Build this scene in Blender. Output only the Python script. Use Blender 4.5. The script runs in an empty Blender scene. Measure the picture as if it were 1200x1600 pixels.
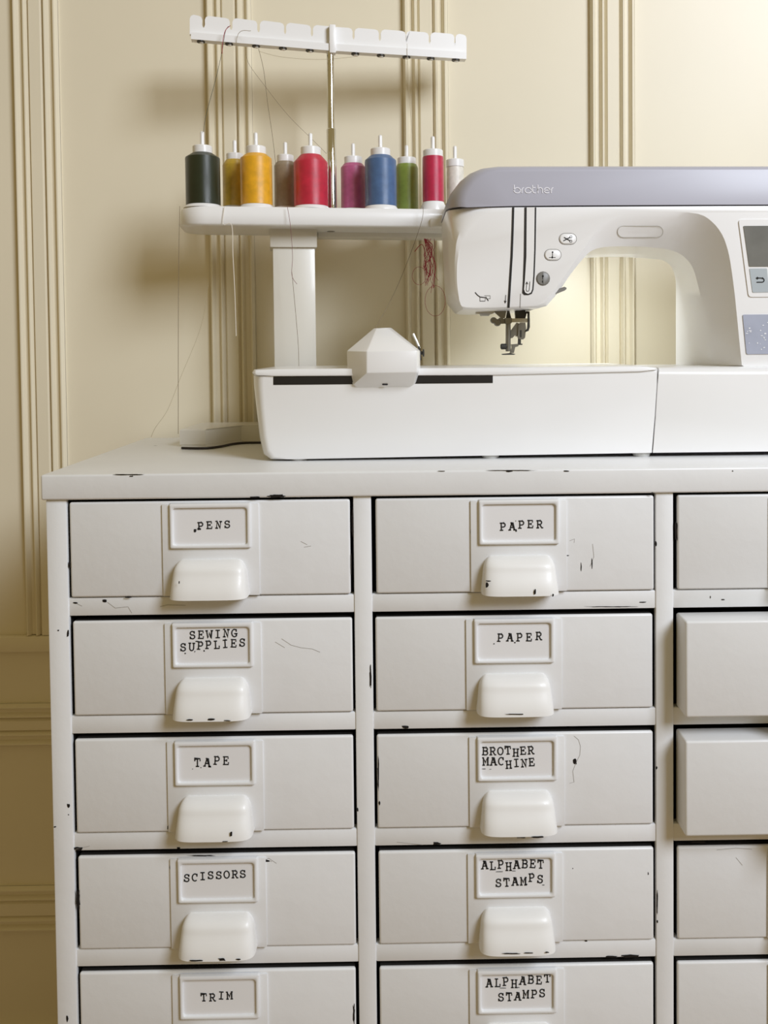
import bpy, bmesh, math, random
from mathutils import Vector, Matrix

random.seed(7)
scene = bpy.context.scene
COL = scene.collection

# ------------------------------------------------------------------ camera
F_PX = 1400.0
PPX, PPY = 635.509, 587.392
PITCH, YAW, ROLL = 0.0303883, 0.0107756, -0.0101413
Z0 = 1.02
CAM = Vector((0.326994, -0.882, 0.0179353 + Z0))
_F = Vector((math.sin(YAW)*math.cos(PITCH), math.cos(YAW)*math.cos(PITCH), -math.sin(PITCH)))
_R = _F.cross(Vector((0, 0, 1))).normalized()
_U = _R.cross(_F)
_c, _s = math.cos(ROLL), math.sin(ROLL)
RIGHT = _c*_R + _s*_U
UP = -_s*_R + _c*_U
cam_data = bpy.data.cameras.new('camera')
cam_data.sensor_fit = 'HORIZONTAL'
cam_data.sensor_width = 36.0
cam_data.lens = 36.0*F_PX/1200.0
cam_data.shift_x = -(PPX-600.0)/1200.0
cam_data.shift_y = -(800.0-PPY)/1200.0
cam_data.clip_start = 0.01
cam = bpy.data.objects.new('camera', cam_data)
COL.objects.link(cam)
_m = Matrix((RIGHT, UP, -_F)).transposed().to_4x4()
_m.translation = CAM
cam.matrix_world = _m
scene.camera = cam

# ------------------------------------------------------------------ world, lights, exposure
world = bpy.data.worlds.new('world')
scene.world = world
world.use_nodes = True
bg = world.node_tree.nodes['Background']
bg.inputs['Color'].default_value = (1.0, 0.76, 0.33, 1)
bg.inputs['Strength'].default_value = 0.29

def area(name, loc, target, size_x, size_y, power, color):
    d = bpy.data.lights.new(name, 'AREA')
    d.shape = 'RECTANGLE'; d.size = size_x; d.size_y = size_y
    d.energy = power; d.color = color
    o = bpy.data.objects.new(name, d); COL.objects.link(o)
    o.location = loc
    o.rotation_euler = (Vector(target)-Vector(loc)).to_track_quat('-Z', 'Y').to_euler()
    return o
area('window_daylight', (2.0, -1.95, 2.5), (0.45, 0.15, 1.05), 1.0, 1.2, 78, (0.91, 0.975, 1.09))
scene.view_settings.view_transform = 'Standard'
scene.view_settings.look = 'None'
scene.view_settings.gamma = 1.0
scene.view_settings.exposure = 0.0
scene.view_settings.use_curve_mapping = False

# ------------------------------------------------------------------ helpers
def ray(u, v):
    return _F + RIGHT*((u-PPX)/F_PX) - UP*((v-PPY)/F_PX)
def P(u, v, Y):
    d = ray(u, v)
    return CAM + d*((Y-CAM.y)/d.y)
def G(u, v, Z):
    d = ray(u, v)
    return CAM + d*((Z-CAM.z)/d.z)
def mm_per_px(Y):
    return (Y-CAM.y)/F_PX

def mat(name, color, rough=0.5, metal=0.0, coat=0.0, var=0.03, scale=12.0, bump=0.0, bump_scale=60.0, spec=0.5,
        coat_rough=0.08, emit=0.0):
    m = bpy.data.materials.new(name); m.use_nodes = True
    nt = m.node_tree; b = nt.nodes['Principled BSDF']
    b.inputs['Roughness'].default_value = rough
    b.inputs['Metallic'].default_value = metal
    b.inputs['Coat Weight'].default_value = coat
    b.inputs['Coat Roughness'].default_value = coat_rough
    b.inputs['Specular IOR Level'].default_value = spec
    tc = nt.nodes.new('ShaderNodeTexCoord')
    nz = nt.nodes.new('ShaderNodeTexNoise'); nz.inputs['Scale'].default_value = scale; nz.inputs['Detail'].default_value = 4
    nt.links.new(tc.outputs['Object'], nz.inputs['Vector'])
    rp = nt.nodes.new('ShaderNodeValToRGB')
    c = Vector(color)
    lo = c*(1-var); hi = c*(1+var)
    rp.color_ramp.elements[0].position = 0.3; rp.color_ramp.elements[1].position = 0.7
    rp.color_ramp.elements[0].color = (*lo, 1); rp.color_ramp.elements[1].color = (*[min(1, q) for q in hi], 1)
    nt.links.new(nz.outputs['Fac'], rp.inputs['Fac'])
    nt.links.new(rp.outputs['Color'], b.inputs['Base Color'])
    if bump > 0:
        n2 = nt.nodes.new('ShaderNodeTexNoise'); n2.inputs['Scale'].default_value = bump_scale; n2.inputs['Detail'].default_value = 3
        nt.links.new(tc.outputs['Object'], n2.inputs['Vector'])
        bp = nt.nodes.new('ShaderNodeBump'); bp.inputs['Strength'].default_value = bump; bp.inputs['Distance'].default_value = 0.001
        nt.links.new(n2.outputs['Fac'], bp.inputs['Height'])
        nt.links.new(bp.outputs['Normal'], b.inputs['Normal'])
    return m

def thread_mat(name, color):
    m = mat(name, color, rough=0.32, var=0.12, scale=120, spec=0.8, coat=0.2, coat_rough=0.25)
    nt = m.node_tree; b = nt.nodes['Principled BSDF']
    tc = nt.nodes['Texture Coordinate']
    mp = nt.nodes.new('ShaderNodeMapping'); mp.inputs['Rotation'].default_value = (0.05, 0.02, 0)
    wv = nt.nodes.new('ShaderNodeTexWave'); wv.bands_direction = 'Z'; wv.inputs['Scale'].default_value = 420
    wv.inputs['Distortion'].default_value = 1.5
    nt.links.new(tc.outputs['Object'], mp.inputs['Vector']); nt.links.new(mp.outputs['Vector'], wv.inputs['Vector'])
    bp = nt.nodes.new('ShaderNodeBump'); bp.inputs['Strength'].default_value = 0.35; bp.inputs['Distance'].default_value = 0.0004
    nt.links.new(wv.outputs['Fac'], bp.inputs['Height']); nt.links.new(bp.outputs['Normal'], b.inputs['Normal'])
    return m

def paint_mat(name, color):
    """hand-brushed white enamel with faint lumps and small dark specks where it has chipped"""
    m = mat(name, color, rough=0.38, var=0.025, scale=9, coat=0.12, coat_rough=0.25)
    nt = m.node_tree; b = nt.nodes['Principled BSDF']; tc = nt.nodes['Texture Coordinate']
    n1 = nt.nodes.new('ShaderNodeTexNoise'); n1.inputs['Scale'].default_value = 38; n1.inputs['Detail'].default_value = 5
    n1.inputs['Roughness'].default_value = 0.55
    nt.links.new(tc.outputs['Object'], n1.inputs['Vector'])
    bp = nt.nodes.new('ShaderNodeBump'); bp.inputs['Strength'].default_value = 0.22; bp.inputs['Distance'].default_value = 0.002
    nt.links.new(n1.outputs['Fac'], bp.inputs['Height']); nt.links.new(bp.outputs['Normal'], b.inputs['Normal'])
    n2 = nt.nodes.new('ShaderNodeTexNoise'); n2.inputs['Scale'].default_value = 55; n2.inputs['Detail'].default_value = 6
    nt.links.new(tc.outputs['Object'], n2.inputs['Vector'])
    r2 = nt.nodes.new('ShaderNodeValToRGB'); r2.color_ramp.elements[0].position = 0.765; r2.color_ramp.elements[1].position = 0.78
    nt.links.new(n2.outputs['Fac'], r2.inputs['Fac'])
    mx = nt.nodes.new('ShaderNodeMix'); mx.data_type = 'RGBA'
    mx.inputs['B'].default_value = (0.10, 0.09, 0.08, 1)
    src = b.inputs['Base Color'].links[0].from_socket
    nt.links.new(r2.outputs['Color'], mx.inputs['Factor']); nt.links.new(src, mx.inputs['A'])
    nt.links.new(mx.outputs['Result'], b.inputs['Base Color'])
    return m

M = {}
M['wall'] = mat('cream_wall_paint', (0.80, 0.735, 0.575), rough=0.42, var=0.02, scale=4, bump=0.08, bump_scale=35, coat=0.1, coat_rough=0.3)
M['floor'] = mat('wood_floor', (0.30, 0.20, 0.11), rough=0.45, var=0.2, scale=8)
M['paint'] = paint_mat('white_enamel', (0.79, 0.80, 0.81))
M['pull'] = mat('white_enamel_pull', (0.84, 0.84, 0.83), rough=0.42, var=0.02, coat=0.1, bump=0.1, bump_scale=50)
M['steel_and_shade'] = mat('dark_steel_and_shade', (0.022, 0.02, 0.018), rough=0.7, var=0.2, spec=0.2)  # bare steel inside the cabinet, also the gap shade on closed drawers
M['chip'] = mat('chipped_black', (0.018, 0.015, 0.013), rough=0.8, var=0.2, spec=0.1)
M['card'] = mat('white_card', (0.80, 0.80, 0.81), rough=0.8, var=0.01)
M['ink'] = mat('black_ink', (0.012, 0.012, 0.012), rough=0.8, var=0.3, scale=200)
M['plastic'] = mat('white_plastic', (0.86, 0.86, 0.86), rough=0.3, var=0.008, coat=0.28, coat_rough=0.06)
M['plastic2'] = mat('shaded_off_white_plastic', (0.69, 0.665, 0.60), rough=0.36, var=0.01, coat=0.2)  # darkened to include the shade below the stand's shelf
M['lavender'] = mat('lavender_plastic', (0.43, 0.43, 0.50), rough=0.4, var=0.01, coat=0.15, coat_rough=0.2)
M['lav_text'] = mat('pale_lettering', (0.78, 0.78, 0.84), rough=0.5)
M['black'] = mat('black_plastic', (0.012, 0.011, 0.011), rough=0.4, var=0.1)
M['gap'] = mat('dark_gaps_and_shade', (0.03, 0.028, 0.035), rough=0.8)  # dark seams and marks, also the shade filled in below the machine
M['grey'] = mat('grey_plastic', (0.20, 0.195, 0.18), rough=0.4)
M['line'] = mat('grey_line', (0.22, 0.21, 0.19), rough=0.6)
M['scratch'] = mat('paint_crack', (0.36, 0.34, 0.31), rough=0.7)
M['metal'] = mat('dark_metal', (0.24, 0.23, 0.20), rough=0.38, metal=0.8, var=0.1, scale=60)
M['metal_dark'] = mat('blackened_metal', (0.05, 0.048, 0.043), rough=0.42, metal=0.5, var=0.1)
M['metal_light'] = mat('brushed_metal', (0.55, 0.53, 0.47), rough=0.3, metal=0.8)
M['chrome'] = mat('chrome', (0.78, 0.77, 0.74), rough=0.07, metal=1.0, var=0.0)
M['screen'] = mat('grey_screen', (0.17, 0.17, 0.155), rough=0.22, var=0.15, scale=30)
M['pad'] = mat('pale_blue_pad', (0.44, 0.49, 0.52), rough=0.35)
M['pad2'] = mat('lilac_pad', (0.40, 0.43, 0.53), rough=0.3, var=0.06, scale=40)
M['fleck'] = mat('flat_white', (0.86, 0.87, 0.9), rough=0.5)
M['foot'] = mat('rubber_foot', (0.55, 0.55, 0.53), rough=0.3)
M['cord'] = mat('black_cord', (0.02, 0.014, 0.012), rough=0.5)

class MB:
    def __init__(self):
        self.v = []; self.f = []
    def add(self, verts, faces):
        n = len(self.v)
        self.v += [Vector(p) for p in verts]
        self.f += [tuple(i+n for i in q) for q in faces]
        return self
    def box(self, x0, x1, y0, y1, z0, z1, bevel=0.0, seg=2):
        if bevel <= 0:
            vs = [(x, y, z) for x in (x0, x1) for y in (y0, y1) for z in (z0, z1)]
            return self.add(vs, [(0, 1, 3, 2), (4, 6, 7, 5), (0, 4, 5, 1), (2, 3, 7, 6), (0, 2, 6, 4), (1, 5, 7, 3)])
        bm = bmesh.new()
        bmesh.ops.create_cube(bm, size=1.0)
        for v in bm.verts:
            v.co = Vector(((x0+x1)/2+v.co.x*(x1-x0), (y0+y1)/2+v.co.y*(y1-y0), (z0+z1)/2+v.co.z*(z1-z0)))
        bmesh.ops.bevel(bm, geom=bm.edges[:], offset=bevel, segments=seg, profile=0.5, affect='EDGES')
        return self.from_bm(bm)
    def from_bm(self, bm):
        bm.verts.index_update()
        self.add([v.co.copy() for v in bm.verts], [[v.index for v in f.verts] for f in bm.faces])
        bm.free(); return self
    def loft(self, loops, cap0=True, cap1=True, closed=True):
        n = len(loops[0]); vs = [p for l in loops for p in l]; fs = []
        for k in range(len(loops)-1):
            for i in range(n if closed else n-1):
                j = (i+1) % n
                fs.append((k*n+i, k*n+j, (k+1)*n+j, (k+1)*n+i))
        if cap0: fs.append(tuple(range(n))[::-1])
        if cap1: fs.append(tuple((len(loops)-1)*n+i for i in range(n)))
        return self.add(vs, fs)
    def plate(self, pts, Y, thick):
        """pixel outline at depth Y, extruded away from the viewer by thick"""
        a = [P(u, v, Y) for u, v in pts]
        b = [p+Vector((0, thick, 0)) for p in a]
        return self.loft([a, b])
    def tube(self, pts, r, n=8, caps=True):
        pts = [Vector(p) for p in pts]; loops = []
        up = Vector((0, 1, 0))
        for i, p in enumerate(pts):
            t = (pts[min(i+1, len(pts)-1)]-pts[max(i-1, 0)]).normalized()
            a = t.cross(up)
            if a.length < 1e-4: a = t.cross(Vector((1, 0, 0)))
            a.normalize(); b = t.cross(a); up = b.cross(t) if False else up
            rr = r[i] if isinstance(r, (list, tuple)) else r
            loops.append([p+a*rr*math.cos(2*math.pi*k/n)+b*rr*math.sin(2*math.pi*k/n) for k in range(n)])
        return self.loft(loops, caps, caps)
    def lathe(self, c, prof, n=32, axis='Z', caps=True):
        """prof: list of (radius, height) about a vertical axis at c"""
        loops = []
        for r, h in prof:
            l = []
            for k in range(n):
                a = 2*math.pi*k/n
                if axis == 'Z': l.append(Vector((c[0]+r*math.cos(a), c[1]+r*math.sin(a), c[2]+h)))
                elif axis == 'Y': l.append(Vector((c[0]+r*math.cos(a), c[1]+h, c[2]+r*math.sin(a))))
                else: l.append(Vector((c[0]+h, c[1]+r*math.cos(a), c[2]+r*math.sin(a))))
            loops.append(l)
        return self.loft(loops, caps, caps)
    def mesh(self, name, origin=(0, 0, 0), angle=35, recalc=True):
        me = bpy.data.meshes.new(name)
        o = Vector(origin)
        me.from_pydata([p-o for p in self.v], [], self.f)
        if recalc:
            bm = bmesh.new(); bm.from_mesh(me)
            bmesh.ops.recalc_face_normals(bm, faces=bm.faces[:])
            ng = [f for f in bm.faces if len(f.verts) > 4]
            if ng: bmesh.ops.triangulate(bm, faces=ng, ngon_method='EAR_CLIP')
            bm.to_mesh(me); bm.free()
        for p in me.polygons: p.use_smooth = True
        me.set_sharp_from_angle(angle=math.radians(angle))
        me.update()
        return me

ORIGIN = {}
def link(name, me, material, parent=None, loc=(0, 0, 0)):
    o = bpy.data.objects.new(name, me); COL.objects.link(o)
    if material is not None and len(me.materials) == 0: me.materials.append(material)
    o.location = loc
    if parent is not None: o.parent = parent
    return o
def world_origin(o):
    v = Vector(o.location)
    while o.parent is not None:
        o = o.parent; v = v+Vector(o.location)
    return v
def part(name, mb, material, parent, angle=35, label=None):
    o = link(name, mb.mesh(name, world_origin(parent), angle), material, parent)
    if label: o['label'] = label
    return o
def single(name, mb, material, label, cat, loc=None, group=None, angle=35):
    if loc is None:
        mnx = sum(p.x for p in mb.v)/len(mb.v); mny = sum(p.y for p in mb.v)/len(mb.v); mnz = min(p.z for p in mb.v)
        loc = (mnx, mny, mnz)
    o = link(name, mb.mesh(name, loc, angle), material, None, loc)
    tag(o, label, cat, group); return o
def thing(name, label, cat, loc, group=None):
    o = bpy.data.objects.new(name, None); COL.objects.link(o)
    o.location = loc; o.empty_display_size = 0.02
    tag(o, label, cat, group); return o
def tag(o, label, cat, group=None):
    o['label'] = label; o['category'] = cat
    if group: o['group'] = group
def structure(name, mb, material, label=None):
    o = link(name, mb.mesh(name), material)
    o['kind'] = 'structure'
    if label: o['label'] = label
    return o

def arc(cx, cy, rx, ry, a0, a1, n=10):
    return [(cx+rx*math.cos(math.radians(a0+(a1-a0)*i/n)), cy+ry*math.sin(math.radians(a0+(a1-a0)*i/n))) for i in range(n+1)]
def ribbon(mb, pts, w, mapf):
    """flat inked stroke of width w through 2-D points, mapped to world by mapf"""
    pts = [Vector(p) for p in pts]
    L = []; Rr = []
    for i, p in enumerate(pts):
        a = pts[max(i-1, 0)]; b = pts[min(i+1, len(pts)-1)]
        t = (b-a).normalized() if (b-a).length > 1e-9 else Vector((1, 0))
        n = Vector((-t.y, t.x))
        k = 1.0
        if 0 < i < len(pts)-1:
            t1 = (p-a).normalized(); k = 1/max(0.45, abs(n.dot(Vector((-t1.y, t1.x)))))
        e = Vector((0, 0))
        if i == 0: e = -t*w*0.2
        if i == len(pts)-1: e = t*w*0.2
        L.append(p+n*w/2*k+e); Rr.append(p-n*w/2*k+e)
    vs = [mapf(q.x, q.y) for q in L]+[mapf(q.x, q.y) for q in Rr]
    m = len(pts)
    mb.add(vs, [(i, i+1, m+i+1, m+i) for i in range(m-1)])

def smooth_path(pts, n=6):
    pts = [Vector(p) for p in pts]
    out = []
    q = [pts[0]]+pts+[pts[-1]]
    for i in range(1, len(q)-2):
        for k in range(n):
            t = k/n; a, b, c, d = q[i-1], q[i], q[i+1], q[i+2]
            out.append(0.5*((2*b)+(c-a)*t+(2*a-5*b+4*c-d)*t*t+(3*b-a-3*c+d)*t**3))
    out.append(pts[-1]); return out

# ------------------------------------------------------------------ the setting
WALL_Y = 0.38
structure('wall_back', MB().box(-3.0, 3.4, WALL_Y, WALL_Y+0.12, 0, 2.6), M['wall'], 'cream painted panelled wall behind the cabinet')
structure('floor', MB().box(-3.0, 3.4, -3.2, WALL_Y, -0.05, 0), M['floor'])

def trim_profile(w):
    """(across, out) profile of a flat board with a double bead along both edges"""
    out = [(0, 0), (0, 0.004)]
    def bead(x0, x1, b, h):
        n = 5; return [(x0+(x1-x0)*i/n, b+h*math.sin(math.pi*i/n)) for i in range(n+1)]
    left = bead(0.0, 0.0085, 0.0035, 0.0072)+bead(0.0135, 0.021, 0.0035, 0.0072)
    out += left
    right = [(w-x, y) for x, y in reversed(left)]
    return out+[(0.024, 0.0085), (w-0.024, 0.0085)]+right+[(w, 0.004), (w, 0)]
tn = 1
TW = 0.063
zb = P(40, 990, WALL_Y).z
for x in (-0.735, -0.468, -0.1995, 0.067, 0.3395, 0.600, 0.868, 1.136, 1.404):
    pr = trim_profile(TW)
    mb = MB().loft([[Vector((x+a, WALL_Y-b, z)) for a, b in pr] for z in (zb, 2.6)])
    structure('trim_%d' % tn, mb, M['wall'], 'fluted vertical wall moulding'); tn += 1
zt_, zb2 = P(40, 991, WALL_Y).z, P(40, 1016, WALL_Y).z
structure('trim_%d' % tn, MB().box(-3, 3.4, WALL_Y-0.010, WALL_Y, zb2, zt_, 0.002), M['wall'], 'flat horizontal rail under the wall mouldings'); tn += 1
for v0, v1 in ((1097, 1163), (1381, 1451)):
    za, zc = P(40, v1, WALL_Y).z, P(40, v0, WALL_Y).z
    pr = trim_profile(zc-za)
    mb = MB().loft([[Vector((x, WALL_Y-b, za+a)) for a, b in pr] for x in (-3.0, 3.4)])
    structure('trim_%d' % tn, mb, M['wall'], 'fluted horizontal wall moulding'); tn += 1
structure('baseboard_back', MB().box(-3, 3.4, WALL_Y-0.014, WALL_Y, 0, 0.07, 0.003), M['wall'])

# ------------------------------------------------------------------ drawer cabinet
PITCH_X, OPEN_W = 0.300, 0.2821
Z1 = Z0-0.2252; ROW_H = 0.11821; RAIL_H = 0.01828
LIP_B = Z0-0.1272; TOP_Z = Z0-0.1022
CAB_BACK = 0.364
NROW = 7; NCOL = 3
X_R = (NCOL-1)*PITCH_X+OPEN_W
cab = thing('drawer_cabinet', 'chipped white painted metal cabinet with rows of labelled drawers', 'cabinet', (X_R/2, 0.18, 0))
top_mb = MB().box(-0.0235, X_R+0.0235, -0.004, CAB_BACK, LIP_B, TOP_Z, 0.0022, 3)
part('cabinet_top', top_mb, M['paint'], cab, label='white painted top with a deep front lip')
for s, x0, x1 in ((0, -0.0205, 0.0), (1, X_R, X_R+0.0205)):
    part('corner_post', MB().box(x0, x1, 0.0, 0.007, 0.0, LIP_B, 0.0016), M['paint'], cab)
    part('side_panel', MB().box(x0, x0+0.012 if s == 0 else x1, 0.007, CAB_BACK, 0.0, LIP_B) if s == 0 else MB().box(x1-0.012, x1, 0.007, CAB_BACK, 0.0, LIP_B), M['paint'], cab)
    part('inner_side', MB().box(x0+0.012 if s == 0 else x0, x1-0.0004 if s == 0 else x1-0.012, 0.007, CAB_BACK-0.01, 0.03, LIP_B), M['steel_and_shade'], cab)
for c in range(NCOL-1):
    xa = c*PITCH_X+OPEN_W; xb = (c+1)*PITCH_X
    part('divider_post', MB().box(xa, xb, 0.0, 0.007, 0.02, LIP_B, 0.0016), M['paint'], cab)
    part('divider', MB().box(xa+0.0004, xb-0.0004, 0.007, CAB_BACK-0.01, 0.03, LIP_B), M['steel_and_shade'], cab)
part('back_panel', MB().box(-0.0085, X_R+0.0085, CAB_BACK-0.008, CAB_BACK, 0.0, LIP_B), M['steel_and_shade'], cab)
part('plinth', MB().box(0.0, X_R, 0.004, 0.02, 0.0, Z1-(NROW-1)*ROW_H-RAIL_H+0.001), M['paint'], cab)
for c in range(NCOL):
    for k in range(NROW):
        zt = Z1-k*ROW_H
        dz = random.uniform(-0.0006, 0.0006)
        r = MB().box(c*PITCH_X-0.0005, c*PITCH_X+OPEN_W+0.0005, 0.0012, 0.012, zt-RAIL_H, zt, 0.0016)
        part('rail', r, M['paint'], cab)
        part('shelf_plate', MB().box(c*PITCH_X, c*PITCH_X+OPEN_W, 0.012, CAB_BACK-0.008, zt-RAIL_H*0.8, zt-0.002), M['steel_and_shade'], cab)

# --- drawer meshes, local origin: centre of the opening's bottom edge, at the front plane
OPEN_H = ROW_H-RAIL_H
FW, FH = OPEN_W-0.0060, OPEN_H-0.0055
fm = MB().box(-FW/2+0.0006, FW/2+0.0006, -0.0012, 0.030, 0.0008, 0.0008+FH, 0.0024, 3)
front_deep_me = fm.mesh('drawer_front'); front_deep_me.materials.append(M['paint'])
fm = MB().box(-FW/2+0.0006, FW/2+0.0006, -0.0012, 0.0040, 0.0008, 0.0008+FH, 0.0022, 3)
front_me = fm.mesh('drawer_front'); front_me.materials.append(M['paint'])
gap_shade_me = MB().box(-FW/2+0.0012, FW/2, 0.0038, 0.030, 0.0012, 0.0008+FH-0.0005).mesh('drawer_gap_shade'); gap_shade_me.materials.append(M['steel_and_shade'])  # blackened sides for closed drawers only, painting the shade in their gaps
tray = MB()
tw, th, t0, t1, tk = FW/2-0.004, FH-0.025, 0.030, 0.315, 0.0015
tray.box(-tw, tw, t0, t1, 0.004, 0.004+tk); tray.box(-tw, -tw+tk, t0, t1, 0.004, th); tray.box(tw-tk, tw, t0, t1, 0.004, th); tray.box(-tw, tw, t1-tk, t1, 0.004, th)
tray_me = tray.mesh('tray'); tray_me.materials.append(M['steel_and_shade'])
ZT = 0.0008+FH
PW = 0.0475
plate = MB().box(-PW, PW, -0.0032, -0.0010, 0.0016, ZT-0.0028, 0.0005, 2)
plate_me = plate.mesh('label_plate'); plate_me.materials.append(M['paint'])
def rrect(hw, z0, z1, r, y, n=4):
    pts = []
    for cx, cz, a in ((hw-r, z1-r, 0), (-hw+r, z1-r, 90), (-hw+r, z0+r, 180), (hw-r, z0+r, 270)):
        for i in range(n+1):
            t = math.radians(a+90*i/n); pts.append(Vector((cx+r*math.cos(t), y, cz+r*math.sin(t))))
    return pts
FZ0, FZ1 = ZT-0.0466, ZT-0.0014
fr = MB().loft([rrect(0.0400, FZ0, FZ1, 0.0012, -0.0028), rrect(0.0394, FZ0+0.0006, FZ1-0.0006, 0.0014, -0.0058), rrect(0.0384, FZ0+0.0015, FZ1-0.002, 0.0016, -0.0064),
                rrect(0.0370, FZ0+0.0030, FZ1-0.0042, 0.0032, -0.0064), rrect(0.0363, FZ0+0.0038, FZ1-0.0049, 0.003, -0.0056), rrect(0.0362, FZ0+0.0038, FZ1-0.0049, 0.003, -0.0028)], False, False)
frame_me = fr.mesh('label_frame', angle=50); frame_me.materials.append(M['paint'])
card = MB().box(-0.0370, 0.0370, -0.0036, -0.0032, FZ0+0.003, FZ1-0.004)
card_me = card.mesh('label_card'); card_me.materials.append(M['card'])
# cup pull: outer and inner shell
def pull_shell(off):
    loops = []
    z_top, z_bot, D = 0.0385, 0.0035, 0.0235
    N = 14
    for i in range(N+1):
        t = i/N
        if t < 0.6:                       # rounded shoulder
            a = (t/0.6)*math.pi/2
            z = z_top-0.0125*(1-math.cos(a)); s = math.sin(a)
            d = 0.0165*s; wsh = 0.0075*(1-s)
        else:
            q = (t-0.6)/0.4; z = z_top-0.0125-q*(z_top-0.0125-z_bot); d = 0.0165+(D-0.0165)*math.sin(q*math.pi/2); wsh = 0
        q = (z_top-z)/(z_top-z_bot)
        w = 0.0342+0.0038*q-wsh-off; d = max(0.0004, d-off); z = z-(off if i == 0 else off*(1-q))
        l = []; n = 22; e = 2/5.0
        for k in range(n+1):
            a = math.pi*k/n
            ca, sa = math.cos(a), math.sin(a)
            x = w*math.copysign(abs(ca)**e, ca); y = -d*(abs(sa)**e)
            l.append(Vector((x, -0.0024+y, z)))
        loops.append(l)
    return loops
o_, i_ = pull_shell(0.0), pull_shell(0.0016)
pl = MB().loft(list(reversed(i_))[:0]+o_+list(reversed(i_)), False, False, closed=False)
pl.add(o_[0], [tuple(range(len(o_[0])))])
pull_me = pl.mesh('cup_pull', angle=60); pull_me.materials.append(M['pull'])

# --- rubber-stamp slab-serif letters
def glyphs():
    g = {}
    S = .17
    def hs(x, y, w=.36): return [(x-w/2, y), (x+w/2, y)]
    bowl = lambda y0, y1, x0=.25, x1=.58: [(x0, y1)]+[(x1, y1)]+arc(x1, (y0+y1)/2, .27, (y1-y0)/2, 90, -90, 8)+[(x0, y0)]
    g['P'] = [[(.25, 0), (.25, 1)], bowl(.45, 1), hs(.27, 0, .46), [(.08, 1), (.3, 1)]]
    g['R'] = [[(.22, 0), (.22, 1)], bowl(.48, 1, .22, .55), hs(.2, 0), [(.05, 1), (.3, 1)], [(.5, .48), (.82, 0)], [(.78, 0), (1, 0)]]
    g['B'] = [[(.22, 0), (.22, 1)], bowl(.53, 1, .22, .55), bowl(0, .53, .22, .6), [(.05, 0), (.3, 0)], [(.05, 1), (.3, 1)]]
    g['E'] = [[(.22, 0), (.22, 1)], [(.05, 0), (.85, 0), (.85, .27)], [(.05, 1), (.8, 1), (.8, .75)], [(.22, .52), (.58, .52)], [(.58, .4), (.58, .64)]]
    g['L'] = [[(.32, 0), (.32, 1)], [(.1, 0), (.88, 0), (.88, .33)], hs(.32, 1, .44)]
    g['I'] = [[(.5, 0), (.5, 1)], hs(.5, 0, .6), hs(.5, 1, .6)]
    g['T'] = [[(.5, 0), (.5, 1)], hs(.5, 0, .44), [(.1, .7), (.1, 1), (.9, 1), (.9, .7)]]
    g['H'] = [[(.22, 0), (.22, 1)], [(.78, 0), (.78, 1)], [(.22, .5), (.78, .5)], hs(.22, 0), hs(.78, 0), hs(.22, 1), hs(.78, 1)]
    g['N'] = [[(.22, 0), (.22, 1), (.78, 0.02), (.78, 1)], hs(.22, 0), hs(.14, 1, .24), hs(.8, 1)]
    g['M'] = [[(.18, 0), (.18, 1), (.5, .35), (.82, 1), (.82, 0)], hs(.18, 0, .32), hs(.82, 0, .32), hs(.13, 1, .22), hs(.87, 1, .22)]
    g['W'] = [[(.1, 1), (.28, 0), (.5, .7), (.72, 0), (.9, 1)], hs(.1, 1, .32), hs(.9, 1, .32)]
    g['A'] = [[(.14, 0), (.46, 1), (.54, 1), (.86, 0)], [(.28, .35), (.72, .35)], [(.3, 1), (.5, 1)], hs(.12, 0, .34), hs(.88, 0, .34)]
    g['U'] = [[(.2, 1), (.2, .35)]+arc(.5, .33, .3, .33, 180, 360, 9)+[(.8, 1)], hs(.2, 1), hs(.8, 1)]
    g['O'] = [arc(.5, .5, .4, .5, 0, 360, 20)]
    g['C'] = [arc(.52, .5, .4, .5, 50, 310, 16), [(.82, .66), (.82, 1)]]
    g['G'] = [arc(.52, .5, .42, .5, 50, 300, 16)+[(.8, .12), (.8, .42)], [(.5, .42), (.95, .42)], [(.8, .7), (.8, 1)]]
    g['S'] = [arc(.48, .75, .31, .25, 20, 250, 9)+arc(.5, .26, .34, .26, 75, -165, 10), [(.79, .72), (.79, 1)], [(.15, 0), (.15, .3)]]
    return g
GL = glyphs()
def letter(mb, ch, x0, base, w, h, Y, stroke=1.9, rot=0.0):
    for st in GL[ch]:
        cs, sn = math.cos(rot), math.sin(rot)
        pts = []
        for a, b in st:
            dx, dy = (a-.5)*w, -b*h
            pts.append((x0+w/2+dx*cs-dy*sn, base+dx*sn+dy*cs))
        ribbon(mb, pts, stroke, lambda u, v: P(u, v, Y))

Y_INK = -0.0039
def word(mb, text, xa, xb, ba, bb, h, w=10.2, jit=None, stroke=1.9):
    n = len(text)
    for i, ch in enumerate(text):
        f = i/max(1, n-1)
        x = xa+(xb-w-xa)*f
        j = jit[i] if jit else random.uniform(-.8, .8)
        letter(mb, ch, x, ba+(bb-ba)*f+j, w, h, Y_INK, stroke, random.uniform(-.06, .06))
def smudge(mb, x, y, w, h, seed):
    blob(mb, x, y, w, h, Y_INK, seed)
def blob(mb, x, y, w, h, Y, seed, n=None, jag=0.45):
    rr = random.Random(seed)
    n = n or max(8, int((w+h)/2.2))
    pts = []
    for i in range(n):
        a = 2*math.pi*i/n
        r = 1-jag*rr.random()
        ca, sa = math.cos(a), math.sin(a)
        pts.append((x+w/2*r*math.copysign(abs(ca)**.7, ca), y+h/2*r*math.copysign(abs(sa)**.7, sa)))
    c = len(mb.v)
    mb.v += [P(x, y, Y)]+[P(u, v, Y) for u, v in pts]
    mb.f += [(c, c+1+i, c+1+(i+1) % n) for i in range(n)]

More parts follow.
